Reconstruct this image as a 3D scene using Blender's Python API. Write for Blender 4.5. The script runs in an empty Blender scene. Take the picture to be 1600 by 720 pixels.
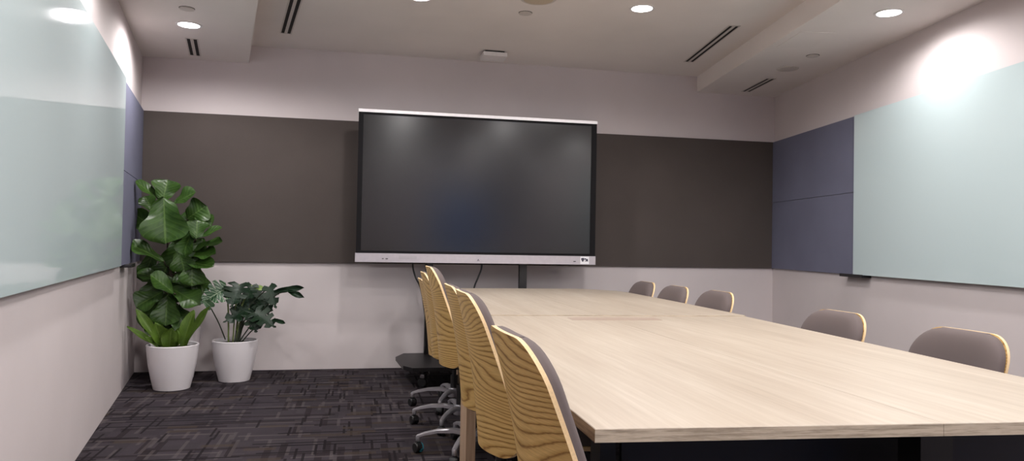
import bpy, bmesh, math, random
from mathutils import Vector, Matrix

COL = bpy.context.scene.collection
PI = math.pi
R = math.radians
rng = random.Random(7)

# ------------------------------------------------------------------ camera
F_PX, CAM_H = 1150.0, 1.125
YAW, PITCH, ROLL = R(11.9), R(1.085), R(1.01)
fw = Vector((math.sin(YAW) * math.cos(PITCH), math.cos(YAW) * math.cos(PITCH), math.sin(PITCH)))
rt0 = Vector((math.cos(YAW), -math.sin(YAW), 0))
up0 = rt0.cross(fw)
rt = rt0 * math.cos(ROLL) + up0 * math.sin(ROLL)
up = up0 * math.cos(ROLL) - rt0 * math.sin(ROLL)
CAM = Vector((0, 0, CAM_H))
cd = bpy.data.cameras.new('camera')
cam = bpy.data.objects.new('camera', cd)
COL.objects.link(cam)
m = Matrix((rt, up, -fw)).transposed().to_4x4()
m.translation = CAM
cam.matrix_world = m
cd.sensor_fit = 'HORIZONTAL'
cd.sensor_width = 36
cd.lens = F_PX / 1600 * 36
cd.clip_start = .02
bpy.context.scene.camera = cam


def at(x, y, Y):
    """room point seen at photo pixel x, y standing at depth Y (used for the plants' leaves)"""
    d = fw + rt * ((x - 800) / F_PX) - up * ((y - 360) / F_PX)
    return CAM + d * (Y / d.y)


# ------------------------------------------------------------------ materials
def lin(c):
    return tuple(((v / 255) / 12.92 if v / 255 <= .04045 else ((v / 255 + .055) / 1.055) ** 2.4) for v in c) + (1,)


class Mat:
    def __init__(s, name):
        s.m = bpy.data.materials.new(name)
        s.m.use_nodes = True
        s.t = s.m.node_tree
        s.b = s.t.nodes['Principled BSDF']

    def n(s, typ, **kw):
        nd = s.t.nodes.new(typ)
        for k, v in kw.items():
            if k in nd.inputs:
                nd.inputs[k].default_value = v
            else:
                setattr(nd, k, v)
        return nd

    def l(s, a, b):
        s.t.links.new(a, b)

    def set(s, **kw):
        for k, v in kw.items():
            s.b.inputs[k.replace('_', ' ')].default_value = v
        return s

    def ramp(s, stops, interp='LINEAR'):
        r = s.n('ShaderNodeValToRGB')
        r.color_ramp.interpolation = interp
        e = r.color_ramp.elements
        while len(e) < len(stops):
            e.new(.5)
        for i, (p, c) in enumerate(stops):
            e[i].position = p
            e[i].color = c
        return r

    def math(s, op, a, b=None):
        nd = s.n('ShaderNodeMath', operation=op)
        for i, v in enumerate((a, b)):
            if v is None:
                continue
            if isinstance(v, (int, float)):
                nd.inputs[i].default_value = v
            else:
                s.l(v, nd.inputs[i])
        return nd.outputs[0]

    def coord(s, kind='Object', scale=(1, 1, 1), loc=(0, 0, 0), rot=(0, 0, 0)):
        tc = s.n('ShaderNodeTexCoord')
        mp = s.n('ShaderNodeMapping')
        mp.inputs['Scale'].default_value = scale
        mp.inputs['Location'].default_value = loc
        mp.inputs['Rotation'].default_value = rot
        s.l(tc.outputs[kind], mp.inputs[0])
        return mp.outputs[0]

    def bump(s, h, strength=.2, dist=.002):
        b = s.n('ShaderNodeBump')
        b.inputs['Strength'].default_value = strength
        b.inputs['Distance'].default_value = dist
        s.l(h, b.inputs['Height'])
        s.l(b.outputs[0], s.b.inputs['Normal'])


def plain(name, col, rough=.5, metal=0., var=.04, scale=30., bump=0., spec=.5):
    """solid colour broken up by a faint noise"""
    M = Mat(name).set(Roughness=rough, Metallic=metal)
    M.b.inputs['Specular IOR Level'].default_value = spec
    c = lin(col)
    nz = M.n('ShaderNodeTexNoise', Scale=scale, Detail=4.)
    M.l(M.coord(), nz.inputs['Vector'])
    lo = tuple(v * (1 - var) for v in c[:3]) + (1,)
    hi = tuple(min(1, v * (1 + var)) for v in c[:3]) + (1,)
    r = M.ramp([(.3, lo), (.7, hi)])
    M.l(nz.outputs['Fac'], r.inputs[0])
    M.l(r.outputs[0], M.b.inputs['Base Color'])
    if bump:
        M.bump(nz.outputs['Fac'], bump, .002)
    return M.m


def fabric(name, col, scale=700., bump=.25, var=.12, rough=.95):
    M = Mat(name).set(Roughness=rough)
    M.b.inputs['Specular IOR Level'].default_value = .15
    c = lin(col)
    co = M.coord()
    nz = M.n('ShaderNodeTexNoise', Scale=scale, Detail=2.)
    M.l(co, nz.inputs['Vector'])
    big = M.n('ShaderNodeTexNoise', Scale=2.5, Detail=3.)
    M.l(co, big.inputs['Vector'])
    f = M.math('ADD', M.math('MULTIPLY', nz.outputs['Fac'], .6), M.math('MULTIPLY', big.outputs['Fac'], .4))
    r = M.ramp([(.3, tuple(v * (1 - var) for v in c[:3]) + (1,)), (.7, tuple(min(1, v * (1 + var)) for v in c[:3]) + (1,))])
    M.l(f, r.inputs[0])
    M.l(r.outputs[0], M.b.inputs['Base Color'])
    M.bump(nz.outputs['Fac'], bump, .001)
    return M.m


def carpet():
    M = Mat('striped carpet').set(Roughness=.97)
    M.b.inputs['Specular IOR Level'].default_value = .1
    tc = M.n('ShaderNodeTexCoord')
    sp = M.n('ShaderNodeSeparateXYZ')
    M.l(tc.outputs['Object'], sp.inputs[0])
    X, Y = sp.outputs[0], sp.outputs[1]

    def cell(fx, fy, seed, jit=True):
        """random value per long narrow cell, rows slid by a random amount"""
        iy = M.math('FLOOR', M.math('MULTIPLY', Y, fy))
        w = M.n('ShaderNodeTexWhiteNoise', noise_dimensions='1D')
        M.l(M.math('ADD', iy, seed + .37), w.inputs['W'])
        ix = M.math('FLOOR', M.math('ADD', M.math('MULTIPLY', X, fx), M.math('MULTIPLY', w.outputs['Value'], 9.)))
        cb = M.n('ShaderNodeCombineXYZ')
        M.l(ix, cb.inputs[0])
        M.l(iy, cb.inputs[1])
        cb.inputs[2].default_value = seed
        w2 = M.n('ShaderNodeTexWhiteNoise', noise_dimensions='3D')
        M.l(cb.outputs[0], w2.inputs['Vector'])
        return w2.outputs['Value']

    def cellT(fx, fy, seed):
        ix = M.math('FLOOR', M.math('MULTIPLY', X, fx))
        w = M.n('ShaderNodeTexWhiteNoise', noise_dimensions='1D')
        M.l(M.math('ADD', ix, seed + .73), w.inputs['W'])
        iy = M.math('FLOOR', M.math('ADD', M.math('MULTIPLY', Y, fy), M.math('MULTIPLY', w.outputs['Value'], 9.)))
        cb = M.n('ShaderNodeCombineXYZ')
        M.l(ix, cb.inputs[0])
        M.l(iy, cb.inputs[1])
        cb.inputs[2].default_value = seed
        w2 = M.n('ShaderNodeTexWhiteNoise', noise_dimensions='3D')
        M.l(cb.outputs[0], w2.inputs['Vector'])
        return w2.outputs['Value']
    base = M.ramp([(0, lin((51, 46, 51))), (.35, lin((63, 57, 62))), (.7, lin((57, 52, 56))), (1, lin((72, 66, 70)))])
    M.l(M.math('ADD', M.math('MULTIPLY', cell(2.2, 9, 1), .5), M.math('MULTIPLY', cellT(11, 2.6, 2), .5)), base.inputs[0])
    col = base.outputs[0]

    def over(col, fac, c):
        mx = M.n('ShaderNodeMix', data_type='RGBA')
        M.l(fac, mx.inputs[0])
        M.l(col, mx.inputs[6])
        mx.inputs[7].default_value = lin(c)
        return mx.outputs[2]
    for args, kind, thr, c, k in (((1.7, 26, 3), 0, .86, (42, 35, 38), .75), ((26, 3.4, 4), 1, .88, (40, 33, 36), .75),
                                  ((2.5, 40, 5), 0, .9, (98, 90, 90), .4), ((52, 6, 6), 1, .91, (98, 90, 90), .35),
                                  ((1.3, 60, 7), 0, .93, (30, 26, 29), 1.), ((70, 5, 8), 1, .94, (32, 27, 30), .9),
                                  ((6, 20, 9), 0, .93, (70, 60, 52), .6)):
        v = (cell if kind == 0 else cellT)(*args)
        fac = M.math('MULTIPLY', M.math('GREATER_THAN', v, thr), k)
        col = over(col, fac, c)
    nz = M.n('ShaderNodeTexNoise', Scale=420., Detail=2.)
    M.l(tc.outputs['Object'], nz.inputs['Vector'])
    mx = M.n('ShaderNodeMix', data_type='RGBA', blend_type='MULTIPLY')
    mx.inputs[0].default_value = .55
    M.l(col, mx.inputs[6])
    M.l(nz.outputs['Color'], mx.inputs[7])
    rr = M.ramp([(.3, (.62, .62, .62, 1)), (.7, (1.15, 1.15, 1.15, 1))])
    M.l(nz.outputs['Fac'], rr.inputs[0])
    M.l(rr.outputs[0], mx.inputs[7])
    M.l(mx.outputs[2], M.b.inputs['Base Color'])
    M.bump(nz.outputs['Fac'], .5, .004)
    return M.m


def table_wood():
    M = Mat('pale bleached oak laminate').set(Roughness=.42)
    M.b.inputs['Specular IOR Level'].default_value = .35
    co = M.coord(scale=(1, .045, 1))
    n1 = M.n('ShaderNodeTexNoise', Scale=55., Detail=5., Roughness=.6)
    M.l(co, n1.inputs['Vector'])
    co2 = M.coord(scale=(1, .06, 1))
    n2 = M.n('ShaderNodeTexNoise', Scale=9., Detail=3.)
    M.l(co2, n2.inputs['Vector'])
    f = M.math('ADD', M.math('MULTIPLY', n1.outputs['Fac'], .55), M.math('MULTIPLY', n2.outputs['Fac'], .45))
    r = M.ramp([(.32, lin((166, 152, 136))), (.46, lin((176, 162, 146))), (.55, lin((181, 168, 152))), (.68, lin((191, 179, 164)))])
    M.l(f, r.inputs[0])
    M.l(r.outputs[0], M.b.inputs['Base Color'])
    return M.m


def edge_wood(name, c0, c1):
    M = Mat(name).set(Roughness=.55)
    co = M.coord(scale=(.06, .06, 1))
    n1 = M.n('ShaderNodeTexNoise', Scale=160., Detail=4., Roughness=.7)
    M.l(co, n1.inputs['Vector'])
    r = M.ramp([(.36, lin(c0)), (.56, lin(c1))])
    M.l(n1.outputs['Fac'], r.inputs[0])
    M.l(r.outputs[0], M.b.inputs['Base Color'])
    return M.m


def leg_wood():
    M = Mat('light oak leg').set(Roughness=.5)
    co = M.coord(scale=(1, 1, .05))
    n1 = M.n('ShaderNodeTexNoise', Scale=70., Detail=4.)
    M.l(co, n1.inputs['Vector'])
    r = M.ramp([(.35, lin((178, 146, 118))), (.65, lin((204, 174, 146)))])
    M.l(n1.outputs['Fac'], r.inputs[0])
    M.l(r.outputs[0], M.b.inputs['Base Color'])
    return M.m


def chair_wood():
    """ash veneer with the grain running across and cathedral eyes"""
    M = Mat('ash veneer').set(Roughness=.45)
    M.b.inputs['Specular IOR Level'].default_value = .3
    tc = M.n('ShaderNodeTexCoord')
    oi = M.n('ShaderNodeObjectInfo')
    sh = M.n('ShaderNodeCombineXYZ')
    M.l(M.math('MULTIPLY', oi.outputs['Random'], 7.), sh.inputs[2])
    M.l(M.math('MULTIPLY', oi.outputs['Random'], 3.), sh.inputs[1])
    ad = M.n('ShaderNodeVectorMath', operation='ADD')
    M.l(tc.outputs['Object'], ad.inputs[0])
    M.l(sh.outputs[0], ad.inputs[1])
    mp = M.n('ShaderNodeMapping')
    mp.inputs['Scale'].default_value = (0, 1.15, 4.2)
    M.l(ad.outputs[0], mp.inputs[0])
    n1 = M.n('ShaderNodeTexNoise', Scale=1., Detail=1.2, Roughness=.35)
    M.l(mp.outputs[0], n1.inputs['Vector'])
    sp = M.n('ShaderNodeSeparateXYZ')
    M.l(tc.outputs['Object'], sp.inputs[0])
    mp2 = M.n('ShaderNodeMapping')
    mp2.inputs['Scale'].default_value = (0, 14, 90)
    M.l(ad.outputs[0], mp2.inputs[0])
    n2 = M.n('ShaderNodeTexNoise', Scale=1., Detail=3.)
    M.l(mp2.outputs[0], n2.inputs['Vector'])
    ph = M.math('ADD', M.math('MULTIPLY', sp.outputs[2], 60.), M.math('MULTIPLY', n1.outputs['Fac'], 20.))
    ph = M.math('ADD', ph, M.math('MULTIPLY', n2.outputs['Fac'], .35))
    fr = M.math('FRACT', ph)
    r = M.ramp([(0, lin((136, 96, 46))), (.14, lin((190, 152, 90))), (.45, lin((210, 174, 112))), (.84, lin((202, 164, 102))), (1, lin((136, 96, 46)))])
    M.l(fr, r.inputs[0])
    mp3 = M.n('ShaderNodeMapping')
    mp3.inputs['Scale'].default_value = (0, 10, 300)
    M.l(ad.outputs[0], mp3.inputs[0])
    n3 = M.n('ShaderNodeTexNoise', Scale=1., Detail=2.)
    M.l(mp3.outputs[0], n3.inputs['Vector'])
    r3 = M.ramp([(.35, (.86, .85, .83, 1)), (.65, (1.03, 1.03, 1.03, 1))])
    M.l(n3.outputs['Fac'], r3.inputs[0])
    mx = M.n('ShaderNodeMix', data_type='RGBA', blend_type='MULTIPLY')
    mx.inputs[0].default_value = 1
    M.l(r.outputs[0], mx.inputs[6])
    M.l(r3.outputs[0], mx.inputs[7])
    M.l(mx.outputs[2], M.b.inputs['Base Color'])
    return M.m


def leaf_mat(name, c_lo, c_hi, vein, freq=9., rough=.38, stripe=.0, vein_w=.1, bump=.4):
    M = Mat(name).set(Roughness=rough)
    tc = M.n('ShaderNodeTexCoord')
    sp = M.n('ShaderNodeSeparateXYZ')
    M.l(tc.outputs['UV'], sp.inputs[0])
    u = M.math('ABSOLUTE', M.math('SUBTRACT', M.math('MULTIPLY', sp.outputs[0], 2.), 1.))
    v = sp.outputs[1]
    nz = M.n('ShaderNodeTexNoise', Scale=14., Detail=3.)
    M.l(tc.outputs['Object'], nz.inputs['Vector'])
    r = M.ramp([(.3, lin(c_lo)), (.7, lin(c_hi))])
    M.l(nz.outputs['Fac'], r.inputs[0])
    ph = M.math('FRACT', M.math('MULTIPLY', M.math('SUBTRACT', v, M.math('MULTIPLY', u, .28)), freq))
    side = M.math('LESS_THAN', ph, vein_w)
    mid = M.math('LESS_THAN', u, .045)
    fac = M.math('MULTIPLY', M.math('MAXIMUM', M.math('MULTIPLY', side, .45 + stripe), M.math('MULTIPLY', mid, .8)), 1.)
    mx = M.n('ShaderNodeMix', data_type='RGBA')
    M.l(fac, mx.inputs[0])
    M.l(r.outputs[0], mx.inputs[6])
    mx.inputs[7].default_value = lin(vein)
    M.l(mx.outputs[2], M.b.inputs['Base Color'])
    tri = M.math('ABSOLUTE', M.math('SUBTRACT', ph, .5))
    M.bump(tri, bump, .005)
    M.b.inputs['Specular IOR Level'].default_value = .28
    return M.m


def emit(name, col, s):
    M = Mat(name)
    M.b.inputs['Base Color'].default_value = (.9, .9, .9, 1)
    M.b.inputs['Emission Color'].default_value = col
    M.b.inputs['Emission Strength'].default_value = s
    return M.m


def glass_board():
    M = Mat('white back-painted glass').set(Roughness=.05)
    M.b.inputs['Specular IOR Level'].default_value = .3
    M.b.inputs['IOR'].default_value = 1.5
    nz = M.n('ShaderNodeTexNoise', Scale=.8)
    M.l(M.coord(), nz.inputs['Vector'])
    r = M.ramp([(.3, lin((184, 199, 201))), (.7, lin((189, 203, 205)))])
    M.l(nz.outputs['Fac'], r.inputs[0])
    M.l(r.outputs[0], M.b.inputs['Base Color'])
    return M.m


def wall_paint(name, col):
    M = Mat(name).set(Roughness=.85)
    M.b.inputs['Specular IOR Level'].default_value = .2
    c = lin(col)
    nz = M.n('ShaderNodeTexNoise', Scale=1.6, Detail=5.)
    M.l(M.coord(), nz.inputs['Vector'])
    r = M.ramp([(.3, tuple(v * .96 for v in c[:3]) + (1,)), (.7, tuple(v * 1.03 for v in c[:3]) + (1,))])
    M.l(nz.outputs['Fac'], r.inputs[0])
    M.l(r.outputs[0], M.b.inputs['Base Color'])
    fine = M.n('ShaderNodeTexNoise', Scale=260.)
    M.l(M.coord(), fine.inputs['Vector'])
    M.bump(fine.outputs['Fac'], .08, .001)
    return M.m


W = {}
W['wall'] = wall_paint('warm grey wall paint', (205, 196, 196))
W['ceil'] = wall_paint('off white ceiling paint', (230, 223, 219))
W['carpet'] = carpet()
W['dark_panel'] = fabric('charcoal felt', (80, 73, 70))
W['blue_panel'] = fabric('slate blue felt', (107, 108, 126))
W['board'] = glass_board()
W['board_edge'] = plain('polished glass edge', (190, 205, 200), .1)
W['black'] = plain('satin black metal', (22, 20, 22), .4)
W['black_pl'] = plain('black plastic', (26, 25, 27), .45)
W['slot'] = plain('dark slot interior', (24, 16, 14), .9)
W['white_pl'] = plain('white plastic', (226, 222, 222), .35)
W['ceil_trim'] = plain('white painted trim', (200, 192, 186), .5)
W['silver'] = plain('silver aluminium', (178, 172, 178), .38, .25)
W['alu'] = plain('cast aluminium', (160, 157, 162), .32, .5)
W['chrome'] = plain('chrome', (200, 198, 200), .15, .95)
W['table'] = table_wood()
W['edge'] = edge_wood('grey oak edge band', (150, 136, 118), (192, 177, 157))
W['edge_l'] = edge_wood('warm oak edge band', (160, 130, 98), (190, 160, 124))
W['leg'] = leg_wood()
W['ash'] = chair_wood()
W['ply'] = plain('pale plywood edge', (226, 196, 150), .5, var=.08, scale=200)
W['pad'] = fabric('taupe grey upholstery', (103, 93, 92), 900., .15, .06, .8)
W['navy'] = plain('navy black panel', (24, 24, 34), .6)
W['pot'] = plain('white glazed pot', (226, 221, 224), .3, var=.015, scale=6)
W['soil'] = plain('dark soil', (40, 31, 25), .95, var=.4, scale=60, bump=.8)
W['stem'] = plain('green stem', (98, 112, 58), .5, var=.15)
W['trunk'] = plain('brown trunk', (66, 54, 42), .8, var=.2)
W['dkstem'] = plain('dark green stem', (38, 48, 32), .5, var=.15)
W['fig'] = leaf_mat('fiddle leaf', (34, 58, 20), (54, 82, 30), (78, 104, 48), 7., .36)
W['fern'] = leaf_mat('fern leaf', (60, 84, 24), (80, 106, 34), (98, 120, 54), 16., .45)
W['monstera'] = leaf_mat('monstera leaf', (14, 32, 18), (22, 44, 24), (30, 54, 36), 7., .42, bump=.12)
W['monstera_l'] = leaf_mat('striped monstera leaf', (30, 62, 38), (42, 78, 46), (150, 166, 140), 8., .35, .3, .2, .15)
W['young'] = leaf_mat('young rolled leaf', (126, 150, 84), (150, 172, 100), (170, 190, 130), 7., .35)
W['teal'] = plain('teal protective film', (70, 160, 180), .2, .3)
W['light'] = emit('downlight diffuser', (1, .965, .95, 1), 14.)
W['label'] = plain('white sticker', (226, 226, 230), .5)
W['ink'] = plain('dark print', (60, 58, 72), .6)
W['door'] = plain('blue door leaf', (70, 140, 225), .5)
W['doorframe'] = plain('grey door frame', (90, 86, 86), .5)

Ms = Mat('display glass').set(Roughness=.2)
Ms.b.inputs['Base Color'].default_value = lin((12, 13, 17))
Ms.b.inputs['Specular IOR Level'].default_value = .75
nzs = Ms.n('ShaderNodeTexNoise', Scale=900.)
Ms.l(Ms.coord(), nzs.inputs['Vector'])
Ms.bump(nzs.outputs['Fac'], .03, .0005)
Ms.b.inputs['Specular IOR Level'].default_value = .8
W['screen'] = Ms.m


# ------------------------------------------------------------------ mesh helpers
def link(name, bm, mats, parent=None, smooth=False, loc=None, bevel=None, seg=2):
    if bevel:
        bmesh.ops.bevel(bm, geom=[e for e in bm.edges if e.calc_face_angle(0) > .6], offset=bevel, segments=seg, affect='EDGES', profile=.6)
    bmesh.ops.recalc_face_normals(bm, faces=bm.faces[:])
    me = bpy.data.meshes.new(name)
    bm.to_mesh(me)
    bm.free()
    if not isinstance(mats, (list, tuple)):
        mats = [mats]
    for mt in mats:
        me.materials.append(W[mt] if isinstance(mt, str) else mt)
    if smooth:
        for p in me.polygons:
            p.use_smooth = True
        if smooth != 'all':
            me.set_sharp_from_angle(angle=R(40))
    o = bpy.data.objects.new(name, me)
    COL.objects.link(o)
    if parent:
        o.parent = parent
    if loc:
        o.location = loc
    return o


def box(bm, x0, x1, y0, y1, z0, z1, mi=0):
    vs = [bm.verts.new((x, y, z)) for z in (z0, z1) for y in (y0, y1) for x in (x0, x1)]
    for f in ((0, 2, 3, 1), (4, 5, 7, 6), (0, 1, 5, 4), (2, 6, 7, 3), (0, 4, 6, 2), (1, 3, 7, 5)):
        bm.faces.new([vs[i] for i in f]).material_index = mi
    return vs


def prism(bm, pts, z0, z1, side=None):
    """vertical prism over a polygon; side gives the material of each side face"""
    a = [bm.verts.new((p[0], p[1], z0)) for p in pts]
    b = [bm.verts.new((p[0], p[1], z1)) for p in pts]
    n = len(pts)
    bm.faces.new(a[::-1])
    bm.faces.new(b)
    for i in range(n):
        f = bm.faces.new((a[i], a[(i + 1) % n], b[(i + 1) % n], b[i]))
        if side:
            f.material_index = side[i] if isinstance(side, (list, tuple)) else side


def lathe(bm, prof, n=40, c=(0, 0, 0), mi=0, axis='Z'):
    rings = []
    for r, z in prof:
        ring = []
        for i in range(n):
            a = 2 * PI * i / n
            p = (r * math.cos(a), r * math.sin(a), z)
            if axis == 'Y':
                p = (p[0], p[2], p[1])
            elif axis == 'X':
                p = (p[2], p[0], p[1])
            ring.append(bm.verts.new((c[0] + p[0], c[1] + p[1], c[2] + p[2])))
        rings.append(ring)
    for a, b in zip(rings, rings[1:]):
        for i in range(n):
            bm.faces.new((a[i], a[(i + 1) % n], b[(i + 1) % n], b[i])).material_index = mi
    bm.faces.new(rings[0][::-1]).material_index = mi
    bm.faces.new(rings[-1]).material_index = mi


def tube(bm, pts, rad, n=8):
    pts = [Vector(p) for p in pts]
    rads = rad if isinstance(rad, (list, tuple)) else [rad] * len(pts)
    rings = []
    t0 = None
    for i, p in enumerate(pts):
        t = (pts[min(i + 1, len(pts) - 1)] - pts[max(i - 1, 0)]).normalized()
        if t0 is None:
            s = t.cross(Vector((0, 0, 1)))
            if s.length < .1:
                s = t.cross(Vector((1, 0, 0)))
            s.normalize()
        else:
            s = (s - t * s.dot(t)).normalized()
        t0 = t
        q = t.cross(s)
        rings.append([bm.verts.new(p + (s * math.cos(2 * PI * k / n) + q * math.sin(2 * PI * k / n)) * rads[i]) for k in range(n)])
    for a, b in zip(rings, rings[1:]):
        for k in range(n):
            bm.faces.new((a[k], a[(k + 1) % n], b[(k + 1) % n], b[k]))
    bm.faces.new(rings[0][::-1])
    bm.faces.new(rings[-1])


def smooth_path(pts, n=6):
    """Catmull-Rom through points"""
    P = [Vector(p) for p in pts]
    P = [P[0] * 2 - P[1]] + P + [P[-1] * 2 - P[-2]]
    out = []
    for i in range(1, len(P) - 2):
        for k in range(n):
            t = k / n
            a, b, c, d = P[i - 1:i + 3]
            out.append(.5 * ((2 * b) + (c - a) * t + (2 * a - 5 * b + 4 * c - d) * t * t + (3 * b - a - 3 * c + d) * t ** 3))
    out.append(P[-2])
    return out


def thing(name, label, cat, loc=(0, 0, 0), rz=0., group=None):
    o = bpy.data.objects.new(name, None)
    COL.objects.link(o)
    o.location = loc
    o.rotation_euler = (0, 0, rz)
    o.empty_display_size = .1
    return tag(o, label, cat, group)


def tag(o, label, cat, group=None):
    o['label'] = label
    o['category'] = cat
    if group:
        o['group'] = group
    return o


def struct(name, bm, mats):
    o = link(name, bm, mats)
    o['kind'] = 'structure'
    return o


def copy_tree(o, parent=None):
    c = o.copy()
    COL.objects.link(c)
    c.parent = parent
    for ch in o.children:
        copy_tree(ch, c)
    return c


# ------------------------------------------------------------------ the room
YB, YF = 6.697, -2.2
KL, KR = -.168, .133                       # the side walls open out towards the back


def XL(y): return -1.80 + KL * (y - YB)
def XR(y): return 4.095 + KR * (y - YB)


AL, AR = math.atan(-KL), math.atan(KR)     # wall angles off the depth axis
BL, BR, FR, FL = (XL(YB), YB), (XR(YB), YB), (XR(YF), YF), (XL(YF), YF)
ZC, ZS = 2.81, 2.656
bm = bmesh.new(); prism(bm, [FL, FR, BR, BL], -.1, 0); struct('floor', bm, 'carpet')
bm = bmesh.new(); box(bm, BL[0] - .2, BR[0] + .2, YB, YB + .12, -.1, 3); struct('wall_back', bm, 'wall')
bm = bmesh.new(); prism(bm, [(FL[0] - .15, YF), FL, BL, (BL[0] - .15, YB)], -.1, 3); struct('wall_left', bm, 'wall')
bm = bmesh.new(); prism(bm, [FR, (FR[0] + .15, YF), (BR[0] + .15, YB), BR], -.1, 3); struct('wall_right', bm, 'wall')
bm = bmesh.new(); box(bm, FL[0] - .2, FR[0] + .2, YF - .12, YF, -.1, 3); struct('wall_front', bm, 'wall')
bm = bmesh.new()
prism(bm, [FL, FR, BR, BL], ZC, ZC + .1)
sl = [(XL(YF), YF), (-.948 + KL * (YF - YB), YF), (-.948, YB), BL]
prism(bm, sl, ZS, ZC)
er = .138
sr = [(3.25 + er * (YF - YB), YF), (XR(YF), YF), BR, (3.25, YB)]
prism(bm, sr, ZS, ZC)
struct('ceiling', bm, 'ceil')
# door behind the camera, seen only as a blue patch in the display
dr = thing('door_1', 'x', 'door', (2.05, YF, 0)); del dr['label']; del dr['category']; dr['kind'] = 'structure'
bm = bmesh.new(); box(bm, -.5, .5, .0, .03, 0, 2.2); link('door_leaf', bm, 'door', dr)
bm = bmesh.new()
for a in ((-.56, -.5, .0, .05, 0, 2.26), (.5, .56, .0, .05, 0, 2.26), (-.5, .5, .0, .05, 2.2, 2.26)): box(bm, *a)
link('door_frame', bm, 'doorframe', dr)

# ------------------------------------------------------------------ acoustic panels and glass boards
ZP0, ZP1, ZSEAM = .933, 2.196, 1.588
bm = bmesh.new(); box(bm, BL[0] + .027, BR[0] - .027, YB - .022, YB - .001, ZP0, ZP1)
tag(link('acoustic_panel', bm, 'dark_panel', bevel=.004), 'long charcoal felt panel across the back wall behind the display', 'wall panel')


def along(side, t, off, z):
    """point on a side wall: t metres from the back corner, off metres into the room"""
    if side == 'L':
        d = Vector((-KL, -1, 0)).normalized()
        n = Vector((d.y, -d.x, 0)) * -1
        b = Vector((BL[0], BL[1], 0))
    else:
        d = Vector((-KR, -1, 0)).normalized()
        n = Vector((d.y, -d.x, 0))
        b = Vector((BR[0], BR[1], 0))
    return b + d * t + n * off + Vector((0, 0, z))


def wall_box(bm, side, t0, t1, o0, o1, z0, z1, mi=0):
    vs = box(bm, 0, 1, 0, 1, 0, 1, mi)
    for v in vs:
        v.co = along(side, t1 if v.co.x else t0, o1 if v.co.y else o0, z1 if v.co.z else z0)


TL, TR = 1.385, 1.567          # where the panels stop and the glass begins
for side, t, lab in (('L', TL, 'left'), ('R', TR, 'right')):
    for z0, z1, w in ((ZSEAM + .002, ZP1, 'upper'), (ZP0, ZSEAM - .002, 'lower')):
        bm = bmesh.new(); wall_box(bm, side, .0, t - .002, 0.001, .022, z0, z1)
        tag(link('acoustic_panel', bm, 'blue_panel', bevel=.003 if side == 'L' else .0012), '%s slate blue felt panel on the %s wall beside the glass board' % (w, lab), 'wall panel', 'slate blue wall panels')
    t1 = 5.2
    b = thing('glass_whiteboard', 'pale green-white glass writing board on the %s wall' % lab, 'whiteboard', along(side, t, 0, ZP0), 0, 'glass writing boards')
    inv = Matrix.Translation(-b.location)
    bm = bmesh.new(); wall_box(bm, side, t, t1, .034, .040, ZP0 + .002, ZP1)
    bm.transform(inv)
    link('glass_panel', bm, 'board', b, bevel=.0015)
    for tt in (t + .25, t + 1.75, t + 3.25):
        for zz in (ZP0 + .12, ZP1 - .12):
            bm = bmesh.new(); wall_box(bm, side, tt - .02, tt + .02, .001, .034, zz - .02, zz + .02)
            bm.transform(inv)
            link('standoff', bm, 'chrome', b)
    # small pen tray under the corner
    bm = bmesh.new()
    if side == 'R':
        ta, tb = t - .14, t + .19
    else:
        ta, tb = t - .50, t - .27
    wall_box(bm, side, ta, tb, 0, .075, ZP0 - .018, ZP0 - .006)
    wall_box(bm, side, ta, tb, .069, .075, ZP0 - .006, ZP0 + .006)
    wall_box(bm, side, ta, tb, 0, .004, ZP0 - .006, ZP0 + .0)
    bm.transform(inv)
    link('pen_tray', bm, 'black', b)

# ------------------------------------------------------------------ ceiling fittings


def lamp(loc, w, tilt=None):
    l = bpy.data.lights.new('downlight_or_fill_lamp', 'SPOT')
    l.energy = w
    l.color = (1, .968, .958)
    l.spot_size = R(172)
    l.spot_blend = .5
    l.shadow_soft_size = .06
    o = bpy.data.objects.new('downlight_or_fill_lamp', l)
    COL.objects.link(o)
    o.location = loc
    return o


def downlight(x, y, z, label):
    t = thing('downlight', label, 'ceiling light', (x, y, z), 0, 'recessed ceiling downlights')
    bm = bmesh.new()
    n = 40
    prof = [(.088, 0), (.088, -.004), (.080, -.006), (.073, -.004), (.073, 0)]
    lathe(bm, prof, n)
    link('trim_ring', bm, 'white_pl', t, True)
    bm = bmesh.new(); lathe(bm, [(.072, -.0005), (.072, -.003), (.06, -.0045)], n)
    link('diffuser', bm, 'light', t)


LW = 101.
for x, y, z, lab in ((1.94, 4.88, ZC, 'lit round downlight in the raised ceiling, right of the display'),
                     (.39, 5.045, ZC, 'lit round downlight cut by the top edge of the photo'),
                     (-1.209, 5.615, ZS, 'lit round downlight in the lowered ceiling above the potted plants'),
                     (3.317, 4.108, ZS, 'lit round downlight in the lowered ceiling near the right glass board')):
    downlight(x, y, z, lab)
for x, y, z, k in ((1.94, 4.88, ZC, .9), (.39, 5.045, ZC, .9), (-1.209, 5.615, ZS, 1.0), (3.317, 4.108, ZS, .6),
                   (-.93, 3.95, ZS, .5), (-.66, 2.3, ZS, .55), (3.06, 2.4, ZS, .9), (2.85, .7, ZS, .8), (1.9, 2.9, ZC, .8), (.55, 3.1, ZC, .8),
                   (1.9, .9, ZC, .9), (.6, 1.0, ZC, .9), (1.2, -.9, ZC, .9), (.45, -1.85, ZC, 6.5), (2.05, -1.5, ZC, 1.)):  # last two: unseen lamps added to brighten wall and door reflected in display
    lamp((x, y, z - .012), LW * k)


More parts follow.
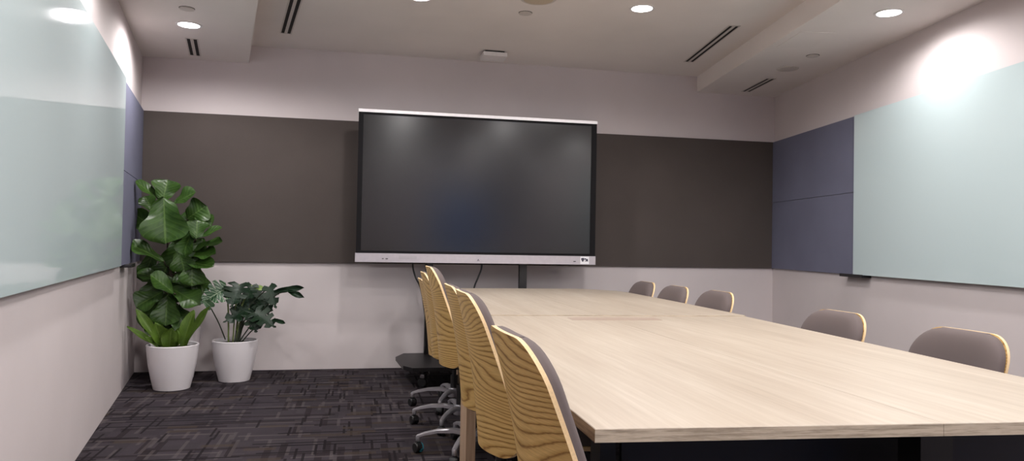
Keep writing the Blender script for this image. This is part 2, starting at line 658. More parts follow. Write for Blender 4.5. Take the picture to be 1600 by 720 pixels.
def slot(x0, y0, x1, y1, z, label):
    t = thing('air_slot_diffuser', label, 'air vent', ((x0 + x1) / 2, (y0 + y1) / 2, z), math.atan2(y1 - y0, x1 - x0) - PI / 2, 'linear slot air vents')
    L = math.hypot(x1 - x0, y1 - y0) / 2
    bm = bmesh.new()
    for a in ((-.046, -.036, -L - .012, L + .012), (-.0115, .0115, -L, L), (.036, .046, -L - .012, L + .012), (-.034, .034, -L - .012, -L), (-.034, .034, L, L + .012)):
        box(bm, a[0], a[1], a[2], a[3], -.004, .0)
    link('frame', bm, 'ceil_trim', t)
    bm = bmesh.new()
    for s in (-1, 1):
        box(bm, s * .024 - .0125, s * .024 + .0125, -L, L, -.0018, 0)
    link('slot', bm, 'slot', t)


slot(-.400, 5.0, -.600, 6.21, ZC, 'long twin slot air vent in the raised ceiling left of the display')
slot(2.765, 5.085, 2.911, 6.17, ZC, 'long twin slot air vent in the raised ceiling beside the right drop')
slot(-1.268, 5.995, -1.351, 6.53, ZS, 'short twin slot air vent above the fig plant')
slot(3.609, 5.97, 3.68, 6.525, ZS, 'short twin slot air vent in the lowered ceiling over the right corner')

t = thing('ceiling_speaker', 'round cream speaker grille cut by the top edge of the photo', 'speaker', (1.18, 4.86, ZC))
bm = bmesh.new(); lathe(bm, [(.125, 0), (.125, -.006), (.112, -.012), (.104, -.010)], 48); link('rim', bm, 'ceil_trim', t, True)
bm = bmesh.new(); lathe(bm, [(.103, -.004), (.103, -.011), (.07, -.013), (.03, -.014)], 48); link('grille', bm, plain('cream mesh grille', (196, 180, 158), .7, var=.2, scale=400), t, True)

for x, y, z, lab in ((1.166, 5.193, ZC, 'small round sprinkler cover behind the ceiling speaker'),
                     (-1.137, 5.212, ZS, 'small round sprinkler cover near the left downlight'),
                     (3.49, 5.171, ZS, 'small round sprinkler cover in the right lowered ceiling')):
    t = thing('sprinkler_cover', lab, 'sprinkler', (x, y, z), 0, 'sprinkler covers')
    bm = bmesh.new(); lathe(bm, [(.044, 0), (.047, -.003), (.047, -.008), (.038, -.0105), (.02, -.011)], 36); link('cover_plate', bm, 'ceil_trim', t, True)
    bm = bmesh.new(); lathe(bm, [(.05, 0), (.05, -.0015), (.045, -.002)], 36); link('shadow_gap', bm, 'slot', t)
t = thing('ceiling_cover_plate', 'large flush round plate in the right lowered ceiling beside the slot vent', 'ceiling plate', (3.543, 5.60, ZS))
bm = bmesh.new(); lathe(bm, [(.088, 0), (.088, -.005), (.08, -.008), (.04, -.009)], 48); link('plate', bm, 'ceil_trim', t, True)
bm = bmesh.new(); box(bm, -.13, .13, -.2, .2, -.0025, 0)
o = link('access_hatch', bm, 'ceil', loc=(3.18, 4.80, ZS)); o.rotation_euler.z = -AR
tag(o, 'thin flush access hatch in the right lowered ceiling behind the downlight', 'hatch')

t = thing('ceiling_sensor', 'white rounded rectangular unit on the ceiling above the display', 'sensor', (1.145, 6.36, ZC))
bm = bmesh.new(); box(bm, -.085, .085, -.075, .075, -.022, 0); link('mount', bm, 'black_pl', t, bevel=.012)
bm = bmesh.new(); box(bm, -.105, .105, -.105, .085, -.052, -.018); link('housing', bm, 'white_pl', t, True, bevel=.016, seg=3)

# ------------------------------------------------------------------ interactive display on its stand
D = thing('interactive_display', 'large black interactive display with white top strip on a mobile stand', 'display', (1.04, 6.3, 0))
hx = 1.045


def dpart(name, boxes, mat, bevel=None, parent=D, smooth=False):
    bm = bmesh.new()
    for a in boxes: box(bm, *a)
    return link(name, bm, mat, parent, smooth, bevel=bevel)


W['strip'] = plain('white top strip', (248, 244, 246), .35)
W['bezel'] = plain('matt black bezel', (14, 12, 15), .75, spec=.2)
fr = dpart('frame', [(-hx, -hx + .04, -.02, .06, 1.03, 2.215), (hx - .048, hx, -.02, .06, 1.03, 2.215), (-hx + .04, hx - .048, -.02, .06, 2.197, 2.215),
                     (-hx + .04, hx - .048, -.02, .06, 1.03, 1.053), (-hx + .04, hx - .048, 0, .06, 1.053, 2.197)], 'bezel')
dpart('screen', [(-hx + .04, hx - .048, -.014, -.0, 1.053, 2.197)], 'screen')
dpart('top_strip', [(-hx - .002, hx + .002, -.026, .062, 2.215, 2.240)], 'strip', .004)
bar = dpart('bottom_bar', [(-hx - .006, hx + .0, -.034, .06, .957, 1.032)], 'silver', .004)
dpart('speaker_grille', [(-.69, -.54, -.0352, -.033, .985, 1.012)], plain('light grey mesh', (168, 163, 168), .6, var=.15, scale=600), parent=bar)
dpart('speaker_grille', [(.50, .68, -.0352, -.033, .985, 1.012)], W['silver'], parent=bar)
dpart('port', [(-.83, -.815, -.0355, -.033, .984, .990)], 'black_pl', parent=bar)
dpart('port', [(-.80, -.78, -.0355, -.033, .983, .990)], 'black_pl', parent=bar)
dpart('port', [(.84, .862, -.0355, -.033, .981, .988)], 'black_pl', parent=bar)
bm = bmesh.new()
prism(bm, [(-.022, -.008), (-.012, .012), (-.002, -.008), (-.007, -.008), (-.012, .003), (-.017, -.008)], -.0005, .0015)
bm.transform(Matrix.Rotation(R(90), 4, 'X'))
bm.transform(Matrix.Translation((0, -.034, .984)))
link('emblem', bm, 'ink', bar)
stk = dpart('sticker', [(.905, .985, -.0352, -.033, .962, 1.028)], 'label', parent=bar)
bm = bmesh.new()
for a in ((.912, .940, .995, 1.016), (.918, .934, .984, .995), (.943, .956, 1.0, 1.014), (.956, .974, .992, 1.008), (.946, .976, .986, .992)):
    box(bm, a[0], a[1], -.0362, -.0348, a[2], a[3])
o = link('sticker_print', bm, 'ink', bar)
for x in (-.42, .413):
    dpart('stand_column', [(x - .032, x + .032, .075, .135, .14, 1.75)], 'black', .006)
dpart('mount_bracket', [(-.5, .5, .06, .075, 1.3, 1.36), (-.5, .5, .06, .075, 1.75, 1.81)], 'black')
bm = bmesh.new()
prism(bm, [(-.665, -.50), (-.60, -.61), (.60, -.61), (.66, -.50), (.69, -.08), (.62, .16), (-.62, .16), (-.70, -.04)], .135, .165)
sb = link('stand_shelf', bm, 'black', D, bevel=.006)
dpart('stand_foot', [(-.46, -.38, -.52, .24, .095, .134)], 'black', .006)
dpart('stand_foot', [(.373, .453, -.52, .24, .095, .134)], 'black', .006)


def caster_bm(s=1.):
    bm = bmesh.new()
    for sx in (-1, 1):
        lathe(bm, [(.010, -.009), (.024, -.009), (.027, -.005), (.027, .005), (.024, .009), (.010, .009)], 24, (sx * .0125, 0, .027), 0, 'X')
    # hood and stem
    tube(bm, [(-.006, 0, .027), (.006, 0, .027)], .02, 16)
    n = 10
    ring = []
    for i in range(n + 1):
        a = PI * i / n
        ring.append((.029 * math.cos(a), .027 + .030 * math.sin(a)))
    a_ = [bm.verts.new((-.011, p[0], p[1])) for p in ring]
    b_ = [bm.verts.new((.011, p[0], p[1])) for p in ring]
    bm.faces.new(a_); bm.faces.new(b_[::-1])
    for i in range(n):
        bm.faces.new((a_[i], a_[i + 1], b_[i + 1], b_[i]))
    tube(bm, [(0, 0, .05), (0, 0, .082)], .008, 12)
    for v in bm.verts: v.co *= s
    return bm


for x, y in ((-.51, -.50), (.50, -.50), (-.42, .17), (.413, .17)):
    o = link('caster', caster_bm(1.32), 'black_pl', D, True, loc=(x, y, 0))
    o.rotation_euler.z = R(70)
    bm = bmesh.new(); box(bm, -.034, .05, -.02, .012, .072, .1); box(bm, .035, .05, -.02, .012, .03, .075)
    link('brake', bm, 'chrome', o, bevel=.002)
for pts in ([(-.56, .14, .97), (-.555, .14, .90), (-.53, .14, .82), (-.49, .14, .74), (-.46, .13, .6), (-.44, .1, .4), (-.45, .06, .17)],
            [(.05, .14, .97), (.045, .14, .90), (.015, .14, .82), (-.015, .14, .74), (-.04, .13, .6), (-.03, .1, .4), (-.05, .06, .17)]):
    bm = bmesh.new(); tube(bm, smooth_path(pts), .0075, 8); link('cable', bm, 'black_pl', D, 'all')

# ------------------------------------------------------------------ conference table
T = thing('conference_table', 'long pale oak conference table with four tops and dark panels underneath', 'table', (1.3, 3.8, 0))
TI = Matrix.Translation((-1.3, -3.8, 0))
Z0, Z1 = .711, .740
g = .0006
tops = [([(.499, 1.485), (1.302 - g, 1.427), (1.314 - g, 3.868 - g * 4.5), (.525, 3.915 - g * 4.5)], [1, 1, 1, 2]),
        ([(1.302 + g, 1.427), (2.005, 1.376), (2.037, 1.91), (2.11, 2.9), (2.168, 3.817 - g * 4.5), (1.314 + g, 3.868 - g * 4.5)], [1, 2, 2, 2, 1, 1]),
        ([(.525, 3.915 + g * 4.5), (1.314 - g, 3.868 + g * 4.5), (1.318 - g, 6.224), (.575, 6.222)], [1, 1, 1, 2]),
        ([(1.314 + g, 3.868 + g * 4.5), (2.168, 3.817 + g * 4.5), (2.198, 4.9), (2.205, 5.783), (2.167, 5.955), (1.955, 6.205), (1.90, 6.224), (1.318 + g, 6.224)], [1, 2, 2, 2, 2, 2, 1, 1])]
tb = []
for k, (pts, side) in enumerate(tops):
    bm = bmesh.new(); prism(bm, pts, Z0, Z1, side); bm.transform(TI)
    bmesh.ops.bevel(bm, geom=[e for e in bm.edges if all(abs(v.co.z - Z1) < 1e-5 for v in e.verts) and not all(abs(v.co.x - .01) < .02 for v in e.verts)], offset=.0015, segments=1, affect='EDGES')
    if k > 1:                       # the far pair of tops sits a few millimetres proud
        for v in bm.verts: v.co.z += .006
    tb.append(link('tabletop', bm, ['table', 'edge', 'edge_l'], T))
bm = bmesh.new(); prism(bm, [(1.10, 3.66), (1.585, 3.635), (1.592, 3.765), (1.107, 3.79)], Z1, Z1 + .0012); bm.transform(TI)
link('cable_flap', bm, plain('tan oak flap', (166, 146, 132), .45), T)
for x0, y0, y1 in ((.525, 3.46, 3.66), (2.075, 3.62, 3.85), (.53, 1.95, 2.04), (1.97, 2.02, 2.12), (.75, 5.42, 5.52), (2.05, 5.86, 5.98)):
    bm = bmesh.new(); box(bm, x0, x0 + .045, y0, y1, 0, Z0); bm.transform(TI)
    link('leg', bm, 'leg', T, bevel=.003)
for x0, x1, y in ((.745, 1.70, 1.98), (1.57, 1.985, 1.72)):
    bm = bmesh.new(); box(bm, x0, x1, y, y + .018, .06, Z0); bm.transform(TI)
    link('modesty_panel', bm, 'navy', T)
for x0, x1, y in ((.676, .722, 1.965), (1.48, 1.58, 1.70)):
    bm = bmesh.new(); box(bm, x0, x1, y, y + .085, 0, Z0); bm.transform(TI)
    link('support_post', bm, 'black', T)
bm = bmesh.new()
for x in (.95, 1.65): box(bm, x - .03, x + .03, 2.05, 6.0, .65, Z0)
bm.transform(TI); link('rail', bm, 'black', T)

# ------------------------------------------------------------------ office chairs (built facing +x, hub at the origin)
ZB0, ZB1 = .425, .945


def back_w(z, inset=0.):
    """half width of the back at height z"""
    s = (z - ZB0) / (ZB1 - ZB0)
    w = .254 - .042 * s ** 1.4
    rb, rt_ = .10, .10
    dz = z - ZB0
    if dz < rb: w -= rb - math.sqrt(max(0, rb * rb - (rb - dz) ** 2))
    dz = ZB1 - z
    if dz < rt_: w -= 1. * (rt_ - math.sqrt(max(0, rt_ * rt_ - (rt_ - dz) ** 2)))
    return w


def back_x(y, z):
    s = (z - ZB0) / (ZB1 - ZB0)
    return -.180 - .080 * s + .012 * math.sin(PI * s) + (.092 - .072 * s) * (y / .235) ** 2


def back_rows(lo, hi, n=30):
    return [lo + (hi - lo) * .5 * (1 - math.cos(PI * k / n)) for k in range(n + 1)]


def sheet(bm, fa, fb, rows, us, wfun, rim=1, front=0, rear=0):
    """closed solid between two surfaces fa (rear) and fb (front)"""
    A, B = [], []
    for z in rows:
        w = wfun(z)
        A.append([bm.verts.new(fa(u * w, z, u)) for u in us])
        B.append([bm.verts.new(fb(u * w, z, u)) for u in us])
    nr, nc = len(rows), len(us)
    for j in range(nr - 1):
        for i in range(nc - 1):
            bm.faces.new((A[j][i], A[j][i + 1], A[j + 1][i + 1], A[j + 1][i])).material_index = rear
            bm.faces.new((B[j][i], B[j + 1][i], B[j + 1][i + 1], B[j][i + 1])).material_index = front
    loop = [(0, i) for i in range(nc)] + [(j, nc - 1) for j in range(1, nr)] + [(nr - 1, i) for i in range(nc - 2, -1, -1)] + [(j, 0) for j in range(nr - 2, 0, -1)]
    for k in range(len(loop)):
        a, b = loop[k], loop[(k + 1) % len(loop)]
        bm.faces.new((A[a[0]][a[1]], B[a[0]][a[1]], B[b[0]][b[1]], A[b[0]][b[1]])).material_index = rim


US = [math.sin(PI / 2 * (-1 + 2 * k / 22)) for k in range(23)]


def make_chair():
    t = thing('office_chair', '', 'chair')
    # back shell: bent plywood
    bm = bmesh.new()
    sheet(bm, lambda y, z, u: (back_x(y, z), y, z), lambda y, z, u: (back_x(y, z) + .011, y, z), back_rows(ZB0, ZB1), US, back_w, 1)
    link('back_shell', bm, ['ash', 'ply'], t, True)
    bm = bmesh.new()
    ins = .006
    lo, hi = ZB0 + .08, ZB1 - .0005

    def padf(y, z, u):
        e = max(0., 1 - abs(u) ** 5) * max(0., 1 - abs((z - (lo + hi) / 2) / ((hi - lo) / 2)) ** 10)
        return (back_x(y, z) + .0115 + .014 + .034 * math.sqrt(e), y, z)
    sheet(bm, lambda y, z, u: (back_x(y, z) + .0112, y, z), padf, back_rows(lo, hi), US, lambda z: max(.04, min(back_w(z - .002), back_w(min(ZB1, z + .004))) - ins), 0)
    link('back_cushion', bm, 'pad', t, True)

    # seat
    def seat_w(x):
        s = (x + .11) / .35
        w = .205 + .03 * math.sin(PI * min(1, max(0, s * .8 + .1)))
        for d, r in ((x + .11, .10), (.24 - x, .09)):
            if d < r: w -= r - math.sqrt(max(0, r * r - (r - d) ** 2))
        return w
    rows = [-.11 + .35 * .5 * (1 - math.cos(PI * k / 24)) for k in range(25)]

    def sz(x): return .470 - .03 * max(0, (x - .1) / .14) ** 2 + .0
    bm = bmesh.new()
    sheet(bm, lambda y, x, u: (x, y, sz(x) - .013), lambda y, x, u: (x, y, sz(x)), rows, US, seat_w, 1)
    link('seat_shell', bm, ['ash', 'ply'], t, True)
    bm = bmesh.new()

    def cush(y, x, u):
        e = max(0., 1 - abs(u) ** 6) * max(0., 1 - abs((x - .065) / .175) ** 8)
        return (x, y, sz(x) + .010 + .036 * math.sqrt(e))
    sheet(bm, lambda y, x, u: (x, y, sz(x) + .0003), cush, rows, US, lambda x: max(.03, seat_w(x) - .008), 0)
    link('seat_cushion', bm, 'pad', t, True)
    # mechanism and back bracket
    bm = bmesh.new()
    box(bm, -.10, .11, -.075, .075, .40, .456)
    bmesh.ops.bevel(bm, geom=bm.edges[:], offset=.012, segments=2, affect='EDGES')
    tube(bm, smooth_path([(-.08, 0, .405), (-.125, 0, .405), (-.146, 0, .43), (-.148, 0, .50), (-.166, 0, .56)], 4), .014, 8)
    tube(bm, [(.02, -.07, .405), (.02, -.2, .40)], .006, 8)
    link('tilt_mechanism', bm, 'black_pl', t, True)
    bm = bmesh.new()
    lathe(bm, [(.026, .07), (.026, .25), (.014, .252), (.014, .395)], 24)
    link('gas_column', bm, 'black', t, True)
    bm = bmesh.new(); lathe(bm, [(.030, .062), (.042, .066), (.042, .118), (.034, .128), (.028, .128)], 28)
    link('hub', bm, 'alu', t, True)
    for k in range(5):
        bm = bmesh.new()
        # arched arm with a step down at its tip
        path = [(.030, .108, .024, .026), (.10, .119, .021, .023), (.18, .116, .018, .019), (.25, .102, .015, .016), (.292, .088, .013, .013)]
        rings = []
        for x, z, w, h in path:
            rings.append([bm.verts.new((x, sy * w, z + sz_ * h * .5)) for sy, sz_ in ((-1, -1), (-.9, .5), (-.45, 1), (.45, 1), (.9, .5), (1, -1))])
        for a, b in zip(rings, rings[1:]):
            for i in range(6): bm.faces.new((a[i], a[(i + 1) % 6], b[(i + 1) % 6], b[i]))
        bm.faces.new(rings[0][::-1]); bm.faces.new(rings[-1])
        lathe(bm, [(.011, .060), (.013, .064), (.013, .088), (.010, .092)], 16, (.285, 0, 0))
        lg = link('leg', bm, 'alu', t, True)
        lg.rotation_euler.z = k * 2 * PI / 5
        c = link('caster', caster_bm(1.0), 'black_pl', lg, True, loc=(.285, 0, 0))
        c.rotation_euler.z = R(35 + 60 * k)
    return t


def set_height(t, dz, turn=0.):
    for ch in t.children:
        nm = ch.name.split('.')[0]
        if nm in ('back_shell', 'back_cushion', 'seat_shell', 'seat_cushion', 'tilt_mechanism'):
            ch.location.z = dz
        elif nm == 'gas_column':
            s = (.395 + dz - .07) / (.395 - .07)
            ch.scale.z = s
            ch.location.z = .07 * (1 - s)
        elif nm == 'leg':
            ch.rotation_euler.z += turn
GC = 'office chairs around the conference table'
proto = make_chair()
GL = .60
spots = [  # hub x, y, turn of the chair, height change, base turn, label
    (0.588, 1.68, 2, -0.02, 60, 'wood-backed office chair nearest the camera, in front at the table corner'),
    (0.60, 2.47, 0, 0.02, 30, 'second wood-backed chair from the camera on the left side of the table'),
    (0.645, 3.2, 0, 0.0, 10, 'third wood-backed chair from the camera on the left, by the oak table leg'),
    (0.628, 3.95, 0, 0.055, 172, 'fourth wood-backed chair from the camera on the left, standing tallest'),
    (0.652, 4.56, 0, 0, 168, 'fifth wood-backed chair from the camera on the left, mostly hidden behind the tallest'),
    (0.682, 5.09, 0, -0.065, 172, 'farthest wood-backed chair on the left, a thin sliver beside the display stand'),
    (2.03, 2.385, 180, -0.115, 15, 'grey padded chair on the right side of the table nearest the camera'),
    (2.03, 3.13, 180, -0.112, 40, 'second grey padded chair on the right side, below the pen tray on the wall'),
    (2.035, 4.33, 180, -0.095, 5, 'third grey padded chair on the right side, after the gap in the row'),
    (2.035, 4.96, 180, -0.1, 30, 'fourth grey padded chair on the right side, one before the last'),
    (2.035, 5.55, 180, -0.1, 50, 'farthest grey padded chair on the right side, near the table end'),
]
chairs = []
for i, s in enumerate(spots):
    o = proto if i == len(spots) - 1 else copy_tree(proto)
    o.location = (s[0], s[1], 0)
    o.rotation_euler = (0, 0, R(s[2]))
    o['label'] = s[5]
    o['group'] = GC
    set_height(o, s[3], R(s[4]))
    chairs.append(o)
# teal film still on some castors of two left chairs
for ci, want in ((3, 180), (4, 330)):
    legs = [c for c in chairs[ci].children if c.name.startswith('leg')]
    lg = min(legs, key=lambda c: abs((math.degrees(c.rotation_euler.z) - want + 180) % 360 - 180))
    cst = lg.children[0]
    me = cst.data.copy(); me.materials.append(W['teal']); cst.data = me
    for pl in me.polygons:
        if pl.center.x < -.001: pl.material_index = 1
    cst['label'] = 'castor still wrapped in teal film'

# ------------------------------------------------------------------ plants


def pot(t, rt_, rb, h, tall=False):
    bm = bmesh.new()
    prof = [(rb * .9, 0), (rb, .004), (rb + (rt_ - rb) * .35, h * .25), (rb + (rt_ - rb) * .72, h * .55), (rt_ * .985, h * .85), (rt_, h - .012),
            (rt_ + .001, h - .004), (rt_ - .004, h), (rt_ - .012, h - .002), (rt_ - .016, h - .03)]
    lathe(bm, prof, 56)
    link('pot', bm, 'pot', t, True)
    bm = bmesh.new()
    lathe(bm, [(rt_ - .017, h - .045), (rt_ - .017, h - .03), (rt_ * .5, h - .022), (.02, h - .018)], 32)
    link('soil', bm, 'soil', t, True)


PROF = {
    'fig': [(0, .02), (.08, .30), (.2, .52), (.34, .60), (.46, .66), (.6, .90), (.74, 1.), (.86, .88), (.94, .6), (1, .05)],
    'lance': [(0, .25), (.2, .55), (.45, .9), (.62, 1.), (.8, .8), (.92, .45), (1, .03)],
    'heart': [(0, .45), (.06, .8), (.16, 1.), (.35, .98), (.55, .82), (.75, .56), (.9, .26), (1, .02)],
}


def prof_at(p, v):
    for (a, wa), (b, wb) in zip(p, p[1:]):
        if v <= b: return wa + (wb - wa) * (v - a) / (b - a)
    return p[-1][1]


def leaf(bm, base, tip, width, nrm, kind='fig', fold=.12, droop=.1, wave=.05, slits=0, mi=0, side_tilt=0.):
    """one blade from base to tip; nrm is the way its upper face looks"""
    base, tip = Vector(base), Vector(tip)
    ax = tip - base
    L = ax.length
    ax.normalize()
    n = Vector(nrm)
    n = (n - ax * n.dot(ax)).normalized()
    s = ax.cross(n)
    uvl = bm.loops.layers.uv.verify()
    nv = 40 if slits else 16
    us = (-1, -.66, -.33, 0, .33, .66, 1)
    ph = rng.random() * 6
    grid = []
    for j in range(nv + 1):
        v = j / nv
        w = prof_at(PROF[kind], v) * width / 2
        row = []
        for u in us:
            cut = 1.
            if slits and .1 < v < .93:
                q = (v * slits + .25 * abs(u)) % 1
                if q > .72: cut = .42
            uu = u * cut
            z = fold * abs(uu) ** 1.3 * w * 2 - droop * L * (v ** 2) + wave * width * math.sin(9 * v + ph + (2 if u < 0 else 0)) * uu ** 2 - .25 * fold * w * abs(uu) ** 3
            back = (-.12 * L * abs(uu) if kind == 'heart' and v < .2 else 0) * (1 - v / .2 if v < .2 else 0)
            row.append((bm.verts.new(base + ax * (v * L + back - (slits and .10 * L * abs(uu)) * -1 * (v if slits else 0)) + s * (uu * w) + n * z), ((u + 1) / 2, v)))
        grid.append(row)
    for j in range(nv):
        for i in range(len(us) - 1):
            q = (grid[j][i], grid[j][i + 1], grid[j + 1][i + 1], grid[j + 1][i])
            f = bm.faces.new([x[0] for x in q])
            f.material_index = mi
            f.smooth = True
            for lp, x in zip(f.loops, q): lp[uvl].uv = x[1]


def finish_leaves(name, bm, mats, parent):
    n = along('L', 0, 1, 0) - along('L', 0, 0, 0)
    for v in bm.verts:                      # leaves bend away from the panels they touch
        d = (v.co - Vector((BL[0], BL[1], 0))).dot(n)
        if d < .03: v.co += n * (.03 - d * .2 - d * .8)
        if v.co.y > YB - .03: v.co.y = YB - .03
    inv = Matrix.Translation(-parent.location)
    bm.transform(inv)
    me = bpy.data.meshes.new(name)
    bm.to_mesh(me); bm.free()
    for x in mats: me.materials.append(W[x])
    o = bpy.data.objects.new(name, me); COL.objects.link(o); o.parent = parent
    return o


TO_CAM = Vector((.25, -1, .12))
# fiddle-leaf fig
G = thing('potted_fig', 'tall fiddle-leaf fig with big dark leaves in a white pot in the corner', 'potted plant', (-1.43, 6.385, 0))
pot(G, .20, .158, .41)
bm = bmesh.new()
tr = [(G.location.x + .0, 6.385, .37), (-1.44, 6.37, .7), (-1.47, 6.33, 1.0), (-1.48, 6.30, 1.3), (-1.49, 6.28, 1.55)]
tube(bm, smooth_path(tr), [.014] * 10 + [.010] * 15, 10)
tr2 = [(-1.40, 6.38, .37), (-1.36, 6.36, .75), (-1.30, 6.33, 1.05), (-1.27, 6.3, 1.32)]
tube(bm, smooth_path(tr2), .010, 10)
tube(bm, smooth_path([(-1.45, 6.39, .37), (-1.50, 6.37, .6), (-1.52, 6.32, .85)]), .009, 8)
trunk_bm = bm
bm = bmesh.new()
FIG = [  # base px, tip px, depth at base, depth at tip, width, facing
    ((256, 308), (258, 379), 6.10, 6.0, .35, (.1, -1, .25)),
    ((254, 314), (262, 280), 6.18, 6.22, .22, (.2, -1, .35)),
    ((250, 313), (212, 281), 6.2, 6.15, .13, (.5, -.6, .8)),
    ((272, 318), (304, 299), 6.2, 6.15, .17, (-.1, -.8, .7)),
    ((292, 342), (322, 321), 6.22, 6.2, .22, (.3, -1, .3)),
    ((307, 374), (308, 343), 6.08, 6.12, .17, (.2, -1, .5)),
    ((305, 374), (346, 354), 6.1, 6.06, .11, (-.2, -.6, .9)),
    ((300, 392), (346, 374), 6.15, 6.1, .14, (.1, -.5, .9)),
    ((262, 372), (205, 331), 6.25, 6.3, .17, (.5, -.9, -.35)),
    ((256, 408), (200, 377), 6.1, 6.0, .15, (.3, -.7, .8)),
    ((300, 360), (285, 398), 6.15, 6.1, .16, (-.3, -1, .2)),
    ((318, 372), (300, 410), 6.2, 6.12, .18, (.3, -1, .2)),
    ((280, 390), (288, 424), 6.12, 6.1, .19, (.0, -1, .3)),
    ((296, 400), (336, 395), 6.15, 6.08, .16, (.1, -.7, .9)),
    ((292, 410), (332, 414), 6.15, 6.05, .16, (.2, -.8, .8)),
    ((300, 405), (300, 446), 6.15, 6.1, .20, (.3, -1, .1)),
    ((272, 458), (236, 428), 6.1, 6.0, .16, (.1, -.8, .75)),
    ((305, 336), (330, 352), 6.22, 6.2, .15, (.5, -1, .1)),
    ((240, 330), (226, 306), 6.35, 6.4, .15, (.2, -1, .3)),
    ((262, 440), (214, 424), 6.3, 6.25, .14, (.2, -.6, .9)),
    ((262, 440), (322, 440), 6.28, 6.2, .18, (.1, -.6, .9)),
    ((255, 455), (212, 478), 6.2, 6.1, .20, (.1, -.9, .6)),
    ((268, 450), (312, 475), 6.2, 6.1, .19, (.2, -.9, .5)),
    ((262, 460), (258, 508), 6.2, 6.12, .22, (.1, -1, .2)),
    ((262, 470), (296, 516), 6.22, 6.15, .18, (.3, -1, .2)),
    ((256, 470), (222, 512), 6.24, 6.18, .18, (-.2, -1, .2)),
    ((262, 430), (262, 475), 6.3, 6.25, .24, (.1, -1, .2)),
    ((276, 425), (300, 470), 6.3, 6.22, .22, (.2, -1, .2)),
    ((248, 425), (236, 470), 6.35, 6.3, .20, (-.1, -1, .2)),
    ((282, 370), (270, 420), 6.32, 6.28, .22, (.1, -1, .1)),
    ((290, 330), (296, 372), 6.34, 6.3, .22, (.1, -1, .1)),
    ((268, 400), (250, 440), 6.38, 6.35, .22, (.0, -1, .1)),
    ((306, 420), (318, 458), 6.3, 6.24, .16, (.3, -1, .1)),
    ((268, 490), (280, 530), 6.3, 6.2, .2, (.1, -1, .3)),
    ((256, 490), (244, 528), 6.3, 6.2, .2, (-.1, -1, .3)),
    ((240, 395), (222, 440), 6.42, 6.4, .18, (.1, -1, .1)),
]
for (bx, by), (tx, ty), yb, yt, w, nr in FIG:
    leaf(bm, at(bx, by, yb), at(tx, ty, yt), w, nr, 'fig', .16, .06, .07)
finish_leaves('foliage', bm, ['fig'], G)
# leaf stalks tie the leaves to the trunks
bm = trunk_bm
for (bx, by), (tx, ty), yb, yt, w, nr in FIG:
    b = at(bx, by, yb)
    near = min(smooth_path(tr) + smooth_path(tr2), key=lambda p: (p - b).length + (0 if p.z < b.z else .15))
    tube(bm, smooth_path([near, (near + b) / 2 + Vector((0, 0, -.02)), b], 3), .0045, 6)
bm.transform(Matrix.Translation(-G.location)); link('trunk', bm, 'trunk', G, 'all')

# bird's-nest style fern
G = thing('potted_fern', 'short bright green strap-leaved plant in the nearest white pot', 'potted plant', (-1.335, 5.95, 0))
pot(G, .182, .128, .333)
bm = bmesh.new()
for (bx, by), (tx, ty), yb, yt, w, nr, dr_ in (
        ((250, 545), (197, 508), 5.93, 5.82, .055, (.3, -.7, .8), .05), ((253, 544), (212, 481), 5.95, 5.97, .075, (.5, -.9, .4), .02),
        ((256, 545), (242, 504), 5.90, 5.84, .11, (.3, -1, .4), .0), ((264, 546), (268, 512), 5.88, 5.84, .12, (.0, -1, .4), .0),
        ((270, 546), (277, 516), 5.92, 5.9, .10, (-.1, -1, .5), .0), ((283, 544), (303, 484), 5.95, 5.98, .10, (-.2, -1, .3), .0),
        ((287, 544), (329, 478), 5.97, 5.92, .075, (-.6, -.8, .4), .0), ((288, 544), (316, 492), 5.92, 5.86, .06, (-.4, -.8, .6), .03),
        ((262, 543), (252, 512), 6.02, 6.08, .10, (.1, -1, .3), .0), ((272, 543), (288, 512), 6.03, 6.1, .10, (-.1, -1, .3), .0),
        ((256, 544), (226, 526), 5.9, 5.82, .06, (.2, -.6, .9), .05)):
    leaf(bm, at(bx, by, yb), at(tx, ty, yt), w, nr, 'lance', .35, dr_, .10)
finish_leaves('foliage', bm, ['fern'], G)

# monstera
G = thing('potted_monstera', 'dark split-leaf monstera on thin stems in the white pot right of the others', 'potted plant', (-.935, 6.235, 0))
pot(G, .174, .118, .325)
MON = [  # attach px, leaf base px, tip px, depth base, depth tip, width, facing, slits, material
    ((358, 533), (354, 450), (317, 470), 6.2, 6.08, .20, (.1, -.9, .5), 5, 1),
    ((364, 533), (374, 444), (362, 476), 6.2, 6.08, .21, (-.1, -1, .3), 4, 0),
    ((366, 533), (394, 445), (386, 468), 6.22, 6.15, .13, (-.1, -.9, .4), 3, 0),
    ((368, 533), (420, 448), (430, 478), 6.2, 6.12, .13, (.1, -1, .2), 3, 0),
    ((370, 533), (398, 456), (420, 490), 6.3, 6.2, .20, (.2, -.9, .4), 4, 0),
    ((368, 533), (390, 482), (352, 500), 6.2, 6.1, .17, (-.1, -.9, .5), 4, 0),
    ((370, 533), (398, 488), (428, 508), 6.15, 6.05, .19, (.3, -.8, .5), 4, 0),
    ((372, 533), (396, 496), (400, 517), 6.14, 6.10, .16, (.2, -.9, .5), 3, 0),
    ((368, 533), (378, 462), (400, 500), 6.36, 6.3, .24, (.1, -1, .3), 4, 0),
    ((372, 533), (406, 472), (424, 482), 6.3, 6.2, .14, (.3, -.7, .6), 3, 0),
]
bm = bmesh.new()
st, st2 = bmesh.new(), bmesh.new()
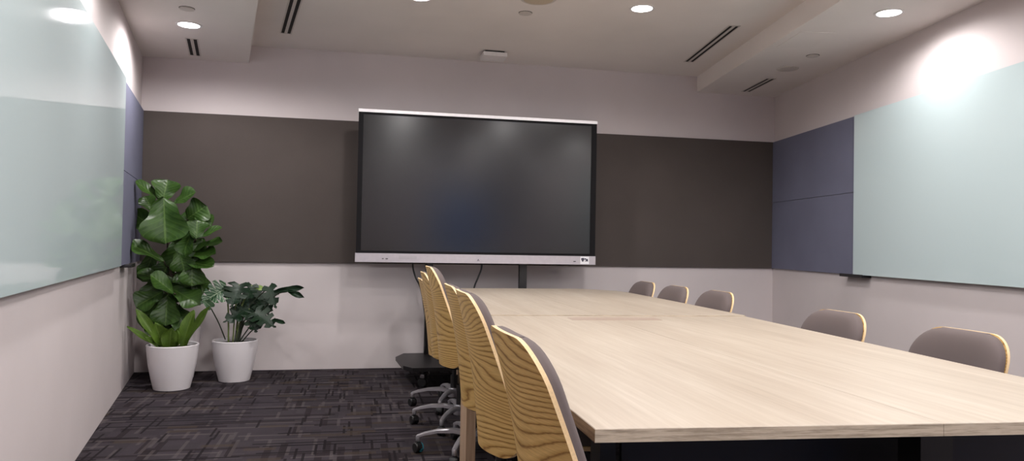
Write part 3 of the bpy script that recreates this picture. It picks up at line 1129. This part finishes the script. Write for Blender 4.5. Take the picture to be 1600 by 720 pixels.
for k, ((ax_, ay), (bx, by), (tx, ty), yb, yt, w, nr, sl_, mi) in enumerate(MON):
    b = at(bx, by, yb)
    leaf(bm, b, at(tx, ty, yt), w, nr, 'heart', .10, .10, .05, sl_, mi)
    a = at(ax_, ay + 4, 6.2)
    a.y = 6.2 + (k % 4 - 1.5) * .02
    mid = (a + b) / 2 + Vector(((a.x - b.x) * .18, .0, .04))
    tube(st if k in (0, 1, 2, 5) else st2, smooth_path([a, mid, b]), .0055 if k % 2 else .0068, 7)
# thin curled leaves reaching right and a pale rolled one
leaf(bm, at(428, 456, 6.15), at(476, 450, 6.05), .055, (.2, -.9, .4), 'lance', .5, -.02, .2, 0, 0)
leaf(bm, at(450, 455, 6.1), at(474, 464, 6.0), .05, (.1, -1, .2), 'lance', .5, .1, .2, 0, 0)
leaf(bm, at(424, 500, 6.1), at(446, 505, 6.0), .04, (.2, -.9, .4), 'lance', .4, .0, .2, 0, 0)
leaf(bm, at(388, 449, 6.24), at(415, 453, 6.2), .055, (.1, -.7, .7), 'lance', .4, .02, .05, 0, 2)
leaf(bm, at(330, 480, 6.05), at(318, 468, 6.0), .07, (.1, -.9, .4), 'heart', .2, .1, .1, 0, 1)
tube(st2, smooth_path([at(372, 536, 6.2), at(398, 500, 6.2), at(430, 462, 6.16), at(450, 455, 6.1)]), .005, 7)
tube(st2, smooth_path([at(376, 536, 6.18), at(392, 518, 6.15), at(410, 503, 6.12), at(426, 500, 6.1)]), .005, 7)
tube(st2, smooth_path([at(352, 530, 6.18), at(342, 505, 6.12), at(330, 482, 6.05)]), .0045, 7)
finish_leaves('foliage', bm, ['monstera', 'monstera_l', 'young'], G)
inv = Matrix.Translation(-G.location)
st.transform(inv); link('stem', st, 'stem', G, 'all')
st2.transform(inv); link('stem', st2, 'dkstem', G, 'all')

# ------------------------------------------------------------------ world and colour
w = bpy.data.worlds.new('world')
w.use_nodes = True
w.node_tree.nodes['Background'].inputs[0].default_value = (.02, .02, .022, 1)
bpy.context.scene.world = w
sc = bpy.context.scene
sc.view_settings.view_transform = 'Standard'
sc.view_settings.look = 'None'
sc.view_settings.exposure = 0
sc.cycles.use_denoising = True
sc.cycles.max_bounces = 10
sc.cycles.diffuse_bounces = 6
sc.cycles.sample_clamp_indirect = 6
